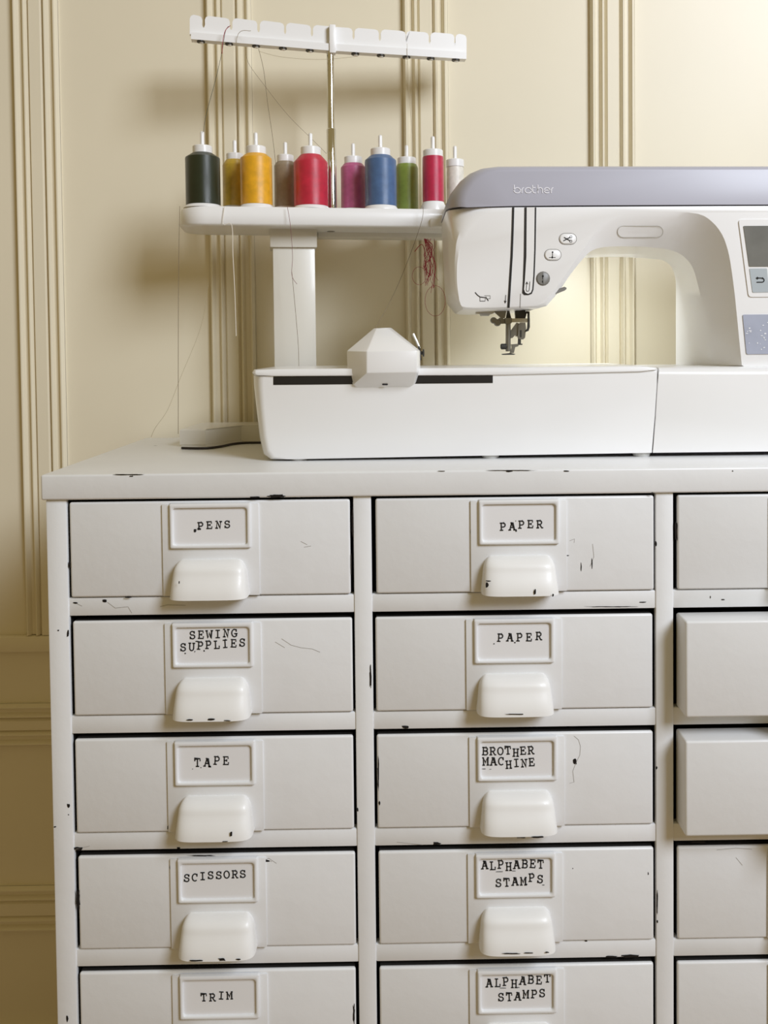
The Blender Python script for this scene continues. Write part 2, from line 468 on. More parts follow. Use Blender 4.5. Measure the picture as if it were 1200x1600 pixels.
LETTERS = {
 (0, 0): [('PENS', 308.5, 360.5, 827, 824.5, 10.6, [0, -.4, 0, 0])],
 (0, 1): [('SEWING', 296, 371.5, 998.8, 994.6, 11.5, None), ('SUPPLIES', 281.2, 383.5, 1017, 1009.6, 11.5, None)],
 (0, 2): [('TAPE', 303.5, 358.5, 1197.5, 1195, 12, [0, .5, -1.5, -.5])],
 (0, 3): [('SCISSORS', 286.5, 384.8, 1377.5, 1370.6, 11, [0, 0, -1, -1.5, -.5, -.5, 0, .5])],
 (0, 4): [('TRIM', 313.5, 364, 1564, 1561, 11, [0, 1, -1, 0])],
 (1, 0): [('PAPER', 781, 848.5, 828.5, 824.7, 11.2, [0, .5, -1.3, -1.2, 0])],
 (1, 1): [('PAPER', 776.5, 847, 1002.2, 999.5, 11.5, [0, 0, .6, 1.2, 0])],
 (1, 2): [('BROTHER', 753, 835, 1179.5, 1179, 11.5, [0, 0, 0, -1, 2.6, -.5, -1]), ('MACHINE', 754, 836.5, 1195.5, 1197.5, 11.5, [0, -.4, -1, 4, 1, 1, -1])],
 (1, 3): [('ALPHABET', 752.5, 850, 1357.5, 1356.5, 12, [0, 1.4, -.5, 3, 0, -.8, -1, 0]), ('STAMPS', 774, 849, 1385.5, 1379.5, 11.8, [0, .5, 0, 1, -3.5, 0])],
 (1, 4): [('ALPHABET', 759.5, 860.5, 1542, 1535.5, 12, [0, .6, -.5, 4, 0, -.8, 1, -1]), ('STAMPS', 778, 852.5, 1564, 1558, 11.8, [0, .8, 1, -1, 0, -.4])],
}
SMUDGES = {(0, 0): [(305, 829, 6, 7), (311, 826, 7, 4)], (0, 1): [(289.5, 1021, 3, 3), (304.5, 1018, 2, 3), (319, 1017, 3, 3), (308, 1002, 6, 2.4), (352, 1000, 3, 4)],
           (0, 2): [(301, 1201.5, 2, 1.5), (314, 1199.5, 2, 2), (328, 1198, 5, 3)], (1, 0): [(806.5, 829, 3, 5), (806, 814, 1.5, 2)],
           (1, 1): [(772, 1006, 2.5, 2.5), (804.5, 1004, 3, 3)], (1, 2): [(756, 1201.5, 7, 1.4), (766, 1202, 5, 1)],
           (1, 3): [(780, 1362, 16, 1.5), (803, 1361, 8, 1.5), (823, 1382, 3, 3), (849, 1383, 5, 1.5)], (1, 4): [(786, 1544, 14, 1.5), (810, 1543, 6, 1.5)]}
CARD_LABEL = {(0, 0): 'white card stamped PENS', (0, 1): 'white card stamped SEWING SUPPLIES', (0, 2): 'white card stamped TAPE', (0, 3): 'white card stamped SCISSORS',
              (0, 4): 'white card stamped TRIM', (1, 0): 'white card stamped PAPER', (1, 1): 'white card stamped PAPER', (1, 2): 'white card stamped in two lines, ending MACHINE',
              (1, 3): 'white card stamped ALPHABET STAMPS', (1, 4): 'white card stamped ALPHABET STAMPS'}
# chips: (col,row) of a drawer or None for the frame -> (px, py, w, h, depth)
CH = {}
def chip(key, x, y, w, h, Y=None):
    CH.setdefault(key, []).append((x, y, w, h, Y))
DY = -0.0014
for a in ((550.5, 815, 3, 60), (549, 880, 2, 40), (270, 790, 6, 3), (200, 933, 14, 3), (270, 926, 8, 3)): chip((0, 0), *a, DY)
for a in ((261, 1084, 3, 9),): chip((0, 1), *a, DY)
for a in ((262, 1293, 2, 8),): chip((0, 2), *a, DY)
for a in ((122, 1405, 7, 42), (267, 1355, 5, 9), (415, 1345, 16, 4), (315, 1337, 50, 2.5)): chip((0, 3), *a, DY)
for a in ((553, 1585, 4, 40),): chip((0, 4), *a, DY)
for a in ((738, 812, 8, 3), (736, 832, 3, 14), (744, 840, 5, 3), (882, 870, 5, 6), (887, 868, 7, 2), (908, 885, 2, 18), (925, 880, 2, 20)): chip((1, 0), *a, DY)
for a in ((591, 1210, 3, 60), (593, 1255, 4, 8), (898, 1190, 8, 12)): chip((1, 2), *a, DY)
for a in ((895, 1357, 2, 2), (1013, 1365, 2, 6)): chip((1, 3), *a, DY)
for a in ((1056.5, 829, 5.5, 40),): chip((2, 0), *a, DY)
FY = -0.0003
for a in ((432, 775, 34, 6, -.0044), (398, 777, 20, 3, -.0044), (200, 741.5, 60, 2, -.0044), (205, 744, 8, 2, -.0044), (795, 736.5, 14, 2.5, -.0044), (800, 735, 90, 1.8, -.0044), (885, 736, 12, 2.5, -.0044),
          (690, 736, 14, 1.5, -.0044), (1145, 736, 2.5, 2.5, -.0044), (1019, 771, 8, 4, -.0044),
          (109, 882, 5, 16, FY), (106, 990, 4, 14, FY), (107, 1259, 6, 8, FY), (107, 1273, 2.5, 2.5, FY), (86, 1292, 5, 2.5, FY), (105, 1592, 4, 12, FY), (91, 985, 4, 3, FY),
          (579, 1057, 3.5, 44, FY), (1025, 850, 4, 13, FY), (1026, 1200, 3, 6, FY), (1027, 1410, 2.5, 50, FY), (1027, 1440, 3, 6, FY), (559, 1265, 3, 8, FY),
          (164, 939, 9, 6, .0009), (118, 942, 9, 3, .0009), (279, 1325, 8, 4, .0009), (122, 1326, 18, 7, .0009), (633, 1136, 13, 5, .0009), (682, 1318, 16, 5, .0009), (955, 1495, 26, 4, .0009),
          (985, 1494, 30, 6, .0009), (916, 1470, 5, 3, .0009), (1130, 937, 8, 2, .0009), (1110, 933, 2, 5, .0009), (1090, 1316, 30, 3, .0009), (955, 948, 90, 1.6, .0009), (1005, 941, 16, 2, .0009)):
    chip(None, *a)

PULL_CHIPS = {(0, 0): [(280, 910, 2.5, 6)], (0, 1): [(296, 1125, 16, 3), (330, 1124, 14, 4), (355, 1126, 12, 2)], (0, 2): [(361, 1303, 5, 10), (352, 1315, 12, 2)],
              (0, 3): [(347, 1499, 14, 6), (306, 1501, 24, 3), (372, 1499, 10, 3)], (1, 0): [(761, 914, 6, 12), (763, 908, 10, 3), (836, 925, 4, 12), (864, 930, 4, 5)],
              (1, 1): [(805, 1116, 40, 2)], (1, 2): [(840, 1308, 24, 4), (815, 1309, 20, 2)], (1, 3): [(800, 1490, 34, 2.5), (855, 1488, 8, 3), (825, 1489, 20, 2)]}

SCR = {(1, 2): [[(897, 1150), (904, 1156), (907, 1166), (906, 1180), (900, 1192), (895, 1205), (897, 1222), (890, 1224)]],
       (0, 1): [[(440, 998), (455, 1008), (470, 1012), (488, 1014), (500, 1019)], [(430, 1003), (445, 1012)]],
       (0, 0): [[(470, 846), (480, 851)], [(475, 855), (486, 853)]], (0, 3): [[(405, 1347), (420, 1341), (432, 1349)], [(410, 1342), (425, 1346)]],
       (1, 0): [[(926, 850), (928, 870), (922, 885)], [(890, 845), (898, 842), (897, 848)]], (2, 3): [[(1120, 1328), (1150, 1325), (1175, 1327)], [(1150, 1340), (1160, 1352)]]}
RSCR = [[(168, 941), (180, 950), (200, 948), (206, 958)], [(250, 948), (262, 945), (290, 946)], [(120, 943), (128, 947)], [(620, 1316), (660, 1320)], [(118, 1327), (140, 1322)]]
def scratches(items, parent, origin, Y):
    for pts in items:
        mb = MB(); ribbon(mb, pts, .6, lambda u, v: P(u, v, Y))
        link('paint_scratch', mb.mesh('paint_scratch', origin, recalc=False), M['scratch'], parent)
def chips(items, parent, origin, seed):
    small = MB()
    for i, (x, y, w, h, Y) in enumerate(items):
        big = max(w, h) >= 10
        mb = MB() if big else small
        blob(mb, x, y, w, h, Y, i*13+seed)
        if big: link('paint_chip', mb.mesh('paint_chip', origin, recalc=False), M['chip'], parent)
    if small.v:
        o = link('paint_specks', small.mesh('paint_specks', origin, recalc=False), M['chip'], parent); o['kind'] = 'stuff'

PULL_OUT = {(2, 1): 0.026, (2, 2): 0.024}
ROWNAME = ['top', 'second', 'third', 'fourth', 'fifth', 'sixth', 'lowest']
for c in range(NCOL):
    for k in range(NROW):
        zb_ = Z1-k*ROW_H
        out = PULL_OUT.get((c, k), 0.0)
        jx = random.uniform(-.0008, .0008)
        loc = Vector((c*PITCH_X+OPEN_W/2+jx, -out, zb_))
        d = link('drawer', front_deep_me if out > 0 else front_me, None, cab, loc-cab.location)
        if out == 0: link('drawer_gap_shade', gap_shade_me, None, d)
        part('drawer_tray', MB().add([v.co+loc for v in tray_me.vertices], [tuple(p.vertices) for p in tray_me.polygons]), M['steel_and_shade'], d) if (c, k) == (0, 0) else link('drawer_tray', tray_me, None, d)
        sx = {0: 0.0008, 1: 0.0012, 2: 0.001}[c]+random.uniform(-.001, .001)
        sx += {(1, 0): 0.0018, (1, 1): -0.0012, (1, 3): -0.0012, (0, 3): 0.0022, (0, 2): 0.0005, (0, 4): 0.003}.get((c, k), 0)
        p = link('label_plate', plate_me, None, d, (sx, 0, 0))
        link('label_frame', frame_me, None, d, (sx, 0, 0))
        cd = link('label_card', card_me, None, d, (sx, 0, 0))
        if (c, k) in CARD_LABEL: cd['label'] = CARD_LABEL[(c, k)]
        pu = link('cup_pull', pull_me, None, d, (sx+random.uniform(-.0006, .0006), 0, random.uniform(-.0006, .0004)))
        pu['label'] = 'glossy white hooded pull'
        if (c, k) in LETTERS:
            mb = MB()
            for t, xa, xb, ba, bb, h, jit in LETTERS[(c, k)]: word(mb, t, xa, xb, ba, bb, h, jit=jit)
            for i, q in enumerate(SMUDGES.get((c, k), [])): smudge(mb, *q, seed=i+c*7+k)
            link('stamped_lettering', mb.mesh('stamped_lettering', loc, recalc=False), M['ink'], d)
        if (c, k) in CH:
            mb = MB()
            chips([q for q in CH[(c, k)]], d, loc, c+k*5)
        if (c, k) in SCR: scratches(SCR[(c, k)], d, loc, DY)
        if (c, k) in PULL_CHIPS:
            chips([q+(-0.0264,) for q in PULL_CHIPS[(c, k)]], d, loc, c+k*5)
chips(CH[None], cab, cab.location, 3)
scratches(RSCR, cab, cab.location, .0009)

# ------------------------------------------------------------------ embroidery machine
YB = 0.082          # front of the base
YA = 0.100          # front of head and column
YBACK = 0.236
mach = thing('embroidery_machine', 'white embroidery machine with lavender top cover standing on the cabinet', 'sewing machine', (P(900, 600, 0.16).x, 0.16, TOP_Z))

def round_stations(Fp, Sp, dy, Y0, n=5):
    a = P(Fp[0], Fp[1], Y0); b = P(Sp[0], Sp[1], Y0+dy)
    out = []
    for i in range(n+1):
        t = i/n*math.pi/2
        q = a.lerp(b, math.sin(t)); q.y = Y0+dy*(1-math.cos(t)); out.append(q)
    return out
def lin_stations(Fp, Sp, dy, Y0, n=5, back=None, pw=1.0):
    a = P(Fp[0], Fp[1], Y0); b = P(Sp[0], Sp[1], Y0+dy)
    out = []
    for i in range(n+1):
        t = i/n; q = a.lerp(b, t); q.y = Y0+dy*(t**pw); out.append(q)
    return out
ent = []      # each: stations list + rear point
def outer(Fp, Sp, dy):
    st = round_stations(Fp, Sp, dy, YA); r = st[-1].copy(); r.y = YBACK; ent.append(st+[r])
def throat(L0, L1, dy, L2=None, pw=1.0):
    st = lin_stations(L0, L1, dy, YA, pw=pw)
    r = P(L2[0], L2[1], YBACK) if L2 else st[-1].copy(); r.y = YBACK; ent.append(st+[r])
outer((838, 477), (840, 482), .010); outer((780, 479), (780, 484), .010); outer((728, 480), (730, 485), .012)
outer((719, 473), (716, 478), .025); outer((716, 458), (705, 463), .032); outer((714, 440), (702, 440), .036)
outer((714, 417), (700, 412), .040); outer((716, 400), (699, 385), .040); outer((720, 383), (698, 365), .040)
outer((732, 361), (697, 348), .040); outer((748, 344), (697, 338), .040); outer((766, 330), (697, 331), .040)
outer((780, 326), (712, 327), .030); outer((800, 325), (795, 324), .010); outer((900, 324), (900, 323), .002)
outer((1090, 323), (1090, 322), .002); outer((1300, 322), (1300, 321), .002); outer((1478, 321), (1482, 320), .010)
outer((1486, 330), (1494, 328), .012); outer((1492, 450), (1500, 450), .012); outer((1494, 574), (1502, 576), .012)
outer((1330, 575), (1330, 577), .004)
outer((1166, 575), (1166, 577), .004)
throat((1159, 570), (1111, 573), .045, (1056, 572)); throat((1154, 520), (1106, 530), .045, (1056, 530)); throat((1148, 460), (1098, 480), .045, (1056, 480))
throat((1142, 415), (1090, 443), .045, (1056, 445)); throat((1137, 390), (1083, 420), .045, (1054, 430)); throat((1128, 366), (1073, 405), .045, (1049, 417))
throat((1112, 346), (1059, 395), .042, (1040, 409)); throat((1090, 334), (1040, 389), .036, (1025, 405)); throat((1045, 331), (1010, 386), .026, None, 1.6)
throat((1000, 331), (975, 385), .018, None, 1.6); throat((965, 337), (945, 386), .012, None, 1.4); throat((935, 358), (926, 391), .008)
throat((914, 386), (913, 402), .006); throat((890, 420), (892, 428), .006); throat((868, 451), (872, 457), .006); throat((850, 473), (854, 478), .006)
def dense(es, n):
    cols = [smooth_path([e[k] for e in es], n) for k in range(len(es[0]))]
    return [[c[i] for c in cols] for i in range(len(cols[0]))]
ent = ent[:1]+dense(ent[1:12], 3)+ent[12:23]+dense(ent[23:], 3)
mb = MB().loft([[e[i] for e in ent] for i in range(len(ent[0]))])
arm = part('arm_housing', mb, M['plastic'], mach, angle=28, label='glossy white head, arm and column')
# lavender cover
ent = []
def cov(Fp, Sp, dy):
    st = round_stations(Fp, Sp, dy, YA-0.001); r = st[-1].copy(); r.y = YBACK+0.004; ent.append(st+[r])
cov((730, 324), (696, 329), .040); cov((728, 314), (697, 318), .040); cov((732, 301), (704, 303), .040); cov((741, 287), (717, 286), .040)
cov((752, 277), (732, 274), .036); cov((766, 270), (750, 266), .030); cov((785, 267), (775, 262), .022); cov((830, 266), (828, 261), .016)
cov((1100, 266), (1100, 261), .016); cov((1470, 266), (1476, 261), .016); cov((1486, 272), (1494, 268), .016); cov((1492, 317), (1500, 317), .016)
cov((1478, 319), (1480, 319.5), .006); cov((1100, 320), (1100, 320.5), .004); cov((900, 321), (900, 321.5), .004); cov((800, 322), (795, 323), .010); cov((760, 323), (740, 325), .030)
mb = MB().loft([[e[i] for e in ent] for i in range(len(ent[0]))])
cover = part('top_cover', mb, M['lavender'], mach, angle=40, label='lavender grey lid along the top')
# lettering on the cover
mb = MB()
YL = YA-0.0014
mp = lambda u, v: P(u, v, YL)
xh, bs = 293.2, 301.5
def rb(pts): ribbon(mb, pts, 1.6, mp)
mid = (xh+bs)/2; rr = (bs-xh)/2
rb([(803.5, 289), (803.5, mid)]+arc(808.3, mid, 4.8, rr, 180, 0, 8)); rb(arc(808.3, mid, 4.8, rr, -180, 0, 10))
rb([(815.5, bs), (815.5, mid)]+arc(819, mid, 3.5, rr, 180, 260, 5))
rb(arc(825.4, mid, 5, rr, 0, 360, 18))
rb([(832.2, 289.5), (832.2, mid)]+arc(836, mid, 3.8, rr, 180, 70, 6)); rb([(832, xh), (836.5, xh)])
rb([(840.6, 289), (840.6, bs)]); rb([(840.6, mid)]+arc(844.2, mid, 3.6, rr, -180, 0, 8)+[(847.8, bs)])
rb([(850.3, mid), (859, mid)]+arc(854.7, mid, 4.4, rr, 0, -315, 14))
rb([(861.5, bs), (861.5, mid)]+arc(865, mid, 3.5, rr, 180, 260, 5))
link('cover_lettering', mb.mesh('cover_lettering', mach.location, recalc=False), M['lav_text'], cover)

# seam between cover and housing
part('cover_seam', MB().box(P(770, 322, YA).x, P(1480, 320, YA).x, YA+0.004, YBACK-0.004, P(1000, 324, YA).z-0.001, P(1000, 320, YA).z+0.002), M['gap'], mach)

# grooves of the thread path
def strip(pts, w0, w1, Y, th, material, name, label=None, parent=mach):
    n = len(pts); L = []; Rr = []
    for i, (u, v) in enumerate(pts):
        w = w0+(w1-w0)*i/(n-1); L.append((u-w/2, v)); Rr.append((u+w/2, v))
    return part(name, MB().plate(L+Rr[::-1], Y, th), material, parent, label=label)
strip([(802, 324), (801, 360), (799.5, 400), (797, 440), (794.5, 481)], 3.4, 3.6, YA-0.0005, 0.003, M['black'], 'thread_groove', 'black vertical slot')
ush = [(819.5, 324), (818.5, 400), (817, 440), (816, 458), (819, 461), (826, 461), (831, 459), (833.5, 453), (835.5, 430), (837, 390), (838, 324)]
part('take_up_slot', MB().plate(ush, YA-0.0004, 0.003), M['black'], mach, label='black slot around the thread channel')
ton = [(823, 324), (822.5, 400), (820, 440), (818.8, 452), (820.5, 457), (825, 459.2), (829.5, 457), (831.5, 452), (833.2, 430), (834.6, 390), (835.4, 324)]
part('thread_channel', MB().plate(ton, YA-0.0012, 0.003), M['plastic'], mach, label='white tongue between the black slots')
strip([(813.5, 459), (812.6, 481)], .8, .8, YA-0.0004, 0.002, M['line'], 'cover_joint')
# printed marks on head
mb = MB(); mp = lambda u, v: P(u, v, YA-0.0003)
ribbon(mb, [(742.5, 457), (746, 461), (750, 464), (758, 465)], 1.4, mp); ribbon(mb, [(750, 464), (750, 470.5), (758, 470.5), (758.5, 465)], .7, mp)
ribbon(mb, [(759, 464), (763, 470)], 1.3, mp); ribbon(mb, [(757, 462), (766, 462), (766, 466.5), (762, 467)], .6, mp)
ribbon(mb, [(790.3, 461), (789.4, 472)], .9, mp); ribbon(mb, [(788, 470), (789.3, 473.5), (791, 470.3)], 1.0, mp)
link('printed_symbols', mb.mesh('printed_symbols', mach.location, recalc=False), M['ink'], arm)
mb = MB(); mp = lambda u, v: P(u, v, YA-0.0015)
ribbon(mb, [(823.2, 441), (822.2, 453)]+arc(824.5, 453.5, 2.3, 2.3, 180, 0, 5)[0:0]+[(823, 455), (826, 455), (827, 453), (828, 440)], .8, mp)
ribbon(mb, [(821.5, 444), (823.2, 440.5), (825, 444)], .8, mp)
link('printed_arrow', mb.mesh('printed_arrow', mach.location, recalc=False), M['ink'], arm)

# buttons
def pill_px(x0, x1, y0, y1, n=8):
    r = (y1-y0)/2; cy = (y0+y1)/2
    return arc(x1-r, cy, r, r, -90, 90, n)+arc(x0+r, cy, r, r, 90, 270, n)
def button(x0, x1, y0, y1, Y, material, name, label, lip=1.0):
    ring = part(name+'_surround', MB().plate(pill_px(x0-lip, x1+lip, y0-lip, y1+lip), Y-0.0002, 0.002), M['line'], mach)
    a = [P(u, v, Y-0.0006) for u, v in pill_px(x0, x1, y0, y1)]; b = [P(u, v, Y-0.0014) for u, v in pill_px(x0+1.6, x1-1.6, y0+1.6, y1-1.6)]
    bk = [p+Vector((0, .002, 0)) for p in a]
    return part(name, MB().loft([bk, a, b]), material, mach, label=label)
bt = button(874, 900.5, 365, 381.5, YA, M['plastic'], 'thread_cut_button', 'oval white button with scissors symbol', .9)
mb = MB(); mp = lambda u, v: P(u, v, YA-0.0016)
ribbon(mb, [(881.5, 371), (891, 376.5)], 1.5, mp); ribbon(mb, [(880.5, 376.3), (890.5, 371)], 1.5, mp)
ribbon(mb, arc(892.3, 369.8, 1.8, 1.8, 0, 360, 10), .7, mp); ribbon(mb, arc(892, 377, 1.9, 1.9, 0, 360, 10), .7, mp)
link('scissors_symbol', mb.mesh('scissors_symbol', mach.location, recalc=False), M['ink'], bt)
bt = button(851, 876.5, 390, 406.5, YA, M['plastic'], 'needle_position_button', 'oval white button with needle symbol', .9)
mb = MB()
ribbon(mb, [(863.3, 393.5), (863.3, 402)], 1.0, mp); ribbon(mb, [(858, 402.3), (868, 402.3)], .8, mp)
blob(mb, 863.5, 394, 2.6, 2.6, YA-0.0016, 3, 8, .1); blob(mb, 863, 402, 2.4, 3.8, YA-0.0016, 4, 8, .1)
link('needle_symbol', mb.mesh('needle_symbol', mach.location, recalc=False), M['ink'], bt)
bt = button(838, 859, 424.5, 446, YA, M['grey'], 'presser_foot_button', 'round grey button with arrow symbol', .5)
mb = MB()
blob(mb, 848.3, 431.5, 3.4, 5, YA-0.0016, 5, 4, 0); blob(mb, 847.8, 440, 2.2, 4.4, YA-0.0016, 6, 4, 0); ribbon(mb, [(848.2, 432), (848, 436)], 1, mp)
link('arrow_symbol', mb.mesh('arrow_symbol', mach.location, recalc=False), M['ink'], bt)
part('presser_lever', MB().plate([(864.5, 459.5), (871, 451.5), (882, 448), (885.3, 449.5), (885.3, 451.5), (882.5, 454), (871, 458.5)], YA+0.004, 0.008), M['grey'], mach, label='small grey lever behind the head')
# oval relief on the arm
Yo = YA+0.0095
from mathutils.bvhtree import BVHTree
_bm = bmesh.new(); _bm.from_mesh(arm.data)
_bvh = BVHTree.FromBMesh(_bm); _bm.free()
def on_arm(u, v, lift):
    d = ray(u, v).normalized()
    hit = _bvh.ray_cast(CAM-Vector(mach.location), d)[0]
    return hit+Vector(mach.location)-d*lift
def pill_dense(x0, x1, y0, y1):
    q = pill_px(x0, x1, y0, y1); out = []
    for i in range(len(q)):
        a = Vector(q[i]); b = Vector(q[(i+1) % len(q)]); n = max(1, int((b-a).length/8))
        out += [tuple(a.lerp(b, k/n)) for k in range(n)]
    return out
a = [on_arm(u, v, .0001) for u, v in pill_dense(965, 1036, 353, 371)]; b = [on_arm(u, v, .0006) for u, v in pill_dense(965, 1036, 353, 371)]
c2 = [p+Vector((0, 0, 0)) for p in b]
bk = [p+Vector((0, .002, 0)) for p in a]
ab = part('arm_badge', MB().loft([bk, a, b]), M['plastic'], mach, label='blank oval panel on the arm')

mb = MB(); q = pill_dense(965, 1036, 353, 371)
ribbon(mb, q+[q[0]], .8, lambda u, v: on_arm(u, v, .0008))
link('badge_outline', mb.mesh('badge_outline', mach.location, recalc=False), mat('pale_outline', (.5, .48, .43), .5), ab)
# screen and key pads on the column
def rquad(pts, r=3.0, n=3):
    out = []
    m = len(pts)
    for i in range(m):
        p = Vector(pts[i]); a = (Vector(pts[i-1])-p).normalized(); b = (Vector(pts[(i+1) % m])-p).normalized()
        for k in range(n+1):
            t = k/n; q = p+a*r*(1-t)**2+b*r*t**2; out.append((q.x, q.y))
    return out
bez = rquad([(1154, 343), (1345, 342), (1350, 463), (1170, 464)], 5)
part('screen_bezel', MB().plate(bez, YA-0.0012, 0.004), M['plastic'], mach)
part('screen', MB().plate(rquad([(1161.5, 353), (1338, 352), (1340, 416), (1170.5, 416.5)], 1.5), YA-0.0018, 0.003), M['screen'], mach, label='dark grey display screen')
for x0, x1 in ((1171, 1198.5), (1201.5, 1230), (1233, 1262), (1265, 1294), (1297, 1340)):
    kb = part('screen_key', MB().plate(rquad([(x0, 419.5), (x1, 419.3), (x1+3, 456.5), (x0+5, 457)], 1.5), YA-0.0018, 0.003), M['pad'], mach, label='pale blue key under the screen')
    if x0 == 1171:
        mb = MB(); mp = lambda u, v: P(u, v, YA-0.0021)
        ribbon(mb, [(1184, 434.5), (1191, 434.5)]+arc(1191, 437.8, 3, 3.1, -90, 90, 6)+[(1182.5, 441)], 1.6, mp)
        blob(mb, 1183.5, 434.6, 5.5, 4.6, YA-0.0021, 2, 4, 0)
        link('return_symbol', mb.mesh('return_symbol', mach.location, recalc=False), M['ink'], kb)
pad = part('lower_key_pad', MB().plate(rquad([(1160.5, 491.5), (1345, 490.5), (1348, 552), (1166.5, 553.5)], 2.5), YA-0.0010, 0.003), M['pad2'], mach, label='lilac pad with white flecks')
mb = MB(); rg = random.Random(4)  # white flecks strewn at random over the pad
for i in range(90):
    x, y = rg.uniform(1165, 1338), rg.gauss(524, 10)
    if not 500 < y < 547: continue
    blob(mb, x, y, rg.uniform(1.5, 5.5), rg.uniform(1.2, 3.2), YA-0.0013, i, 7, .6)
link('white_flecks', mb.mesh('white_flecks', mach.location, recalc=False), M['fleck'], pad)

# base (right of the seam) and embroidery unit (left of it)
def base_loft(entries, Y0, yback):
    ent = []
    for Fp, Sp, dy in entries:
        st = round_stations(Fp, Sp, dy, Y0, 6); r = st[-1].copy(); r.y = yback
        for q in st+[r]: q.z = max(q.z, TOP_Z+0.0022+0.0026*min(1, max(0, (q.x-.22)/.3)))
        ent.append(st+[r])
    return MB().loft([[e[i] for e in ent] for i in range(len(ent[0]))])
b_ent = [((1020, 709), (1019.5, 712), .004), ((1025, 650), (1024, 650), .001), ((1028, 600), (1027, 600), .001), ((1029, 586), (1028, 574), .009), ((1100, 586), (1100, 573), .012), ((1300, 585), (1300, 572), .012),
         ((1470, 584), (1480, 572), .012), ((1490, 592), (1502, 584), .012), ((1488, 690), (1500, 692), .012), ((1478, 704), (1486, 708), .012), ((1200, 707), (1200, 710), .006)]
part('base', base_loft(b_ent, YB, YBACK), M['plastic'], mach, angle=40, label='white machine base right of the seam')
u_ent = [((1017.5, 710), (1017.8, 712.5), .004), ((700, 714), (700, 717.5), .008), ((452, 716), (446, 721), .012), ((430, 713), (423, 719), .018), ((422, 702), (413, 709), .024), ((418, 680), (407, 684), .026),
         ((414, 640), (402, 640), .028), ((412, 605), (398, 604), .028), ((412, 588), (397, 586), .028), ((700, 585), (700, 583), .003), ((1000, 581), (1000, 577), .003), ((1025, 582), (1026.5, 577), .003), ((1026, 600), (1026.2, 600), .001), ((1022.5, 650), (1023, 650), .001)]
unit = part('embroidery_unit', base_loft(u_ent, YB, YBACK), M['plastic'], mach, angle=40, label='white embroidery unit left of the seam')
def plate2(outer_px, Y0, yb, ins=2.0, dy=.004):
    cx = sum(p[0] for p in outer_px)/len(outer_px); cy = sum(p[1] for p in outer_px)/len(outer_px)
    return outer_px
tp = [((400, 583.5), (394, 582), .010), ((402, 579), (397, 577.5), .010), ((430, 578), (430, 576), .006), ((700, 576.5), (700, 574.5), .006), ((900, 575), (900, 572), .006), ((1000, 574), (1000, 571), .008), ((1020, 576), (1024, 573.5), .008),
      ((1022, 578), (1026, 577), .006), ((1000, 580), (1000, 581), .003), ((880, 582.5), (880, 584), .003), ((770, 585), (770, 586.5), .003), ((430, 587), (430, 588), .004), ((403, 586), (398, 586.5), .010)]
top_pl = part('unit_top_plate', base_loft(tp, YB-0.0022, YBACK), M['plastic'], unit, angle=40, label='thin white lip over the unit')
part('carriage_slot', MB().plate([(427, 588.3), (770, 585.5), (770, 598.5), (427, 601.5)], YB-0.0003, 0.006), M['black'], unit, label='long black carriage slot')
for x in (767, 470, 1010):
    q = G(x, 716, TOP_Z)
    part('unit_foot' if x != 1010 else 'base_foot', MB().lathe((q.x, YB+0.012, TOP_Z), [(.0085, 0), (.0095, .002), (.0095, .007)], 20), M['foot'], mach if x == 1010 else unit)
for x, y in ((0.68, .20), (0.85, .10), (0.85, .20), (0.24, .20)):
    part('base_foot', MB().lathe((x, y, TOP_Z), [(.0085, 0), (.0095, .002), (.0095, .010)], 16), M['foot'], mach)
part('underside_shade', MB().box(P(440, 716, YB).x+.004, P(1470, 712, YB).x, YB+0.014, YBACK-.004, TOP_Z+0.0006, TOP_Z+.012), M['gap'], mach)  # dark block painted as the shadow gap beneath the raised machine
# carriage: faceted block
YC = 0.060
lev = [((557, 606), (640, 605), YC+.022, YC+.026, 2, 2), ((553, 600), (647, 599), YC+.017, YC+.026, 5, 4), ((573, 583), (651.5, 582), YC, YC+.026, 30, 5), ((573, 549), (651.5, 548), YC, YC+.026, 31, 5), ((588, 513), (605, 512), YC+.050, YC+.056, 4, 6)]
loops = []
for (l, r, yf, ys, dl, dr) in lev:
    zl, zr = P(l[0], l[1], yf), P(r[0], r[1], yf)
    sl, sr = P(l[0]-dl, l[1]-2 if dl > 20 else l[1], ys), P(r[0]+dr, r[1]-2 if dl > 20 else r[1], ys)
    if dl > 20:
        sl.z = zl.z+.0005; sr.z = zr.z
    bl, br = sl.copy(), sr.copy(); bl.y = br.y = 0.20 if l[1] < 600 else .075
    bl.y = br.y = 0.19
    if l[1] > 590: bl.y = br.y = YB-0.0045; bl.y = br.y = max(ys+.0004, YB-0.0032)
    loops.append([bl, sl, zl, zr, sr, br])
bm = bmesh.new(); tmp = MB().loft(loops).mesh('t'); bm.from_mesh(tmp)
bmesh.ops.bevel(bm, geom=[e for e in bm.edges if len(e.link_faces) == 2 and e.calc_face_angle(0) > .2], offset=0.0011, segments=2, profile=.5, affect='EDGES')
car = part('carriage', MB().from_bm(bm), M['plastic'], unit, angle=25, label='faceted white carriage block on the unit')
part('carriage_mark', MB().plate(pill_px(597, 606, 599.5, 602), YC+.0165, .002), M['gap'], unit)
q = [P(645.5, 521.5, .105), P(651, 533, .105), P(655.5, 544, .105)]
part('release_lever', MB().tube(q, .0014, 8), M['metal_light'], unit, label='thin metal lever on the carriage')
part('lever_plate', MB().plate([(653, 541), (656, 541), (659, 563), (656.5, 563)], .103, .006), M['metal_dark'], unit)
kc = P(657, 551.5, .106)
part('lever_knob', MB().lathe(kc, [(.002, 0), (.002, .0022), (.0042, .0026), (.0042, .0040), (.002, .0044)], 14, 'X'), M['metal_dark'], unit, label='small black knob')

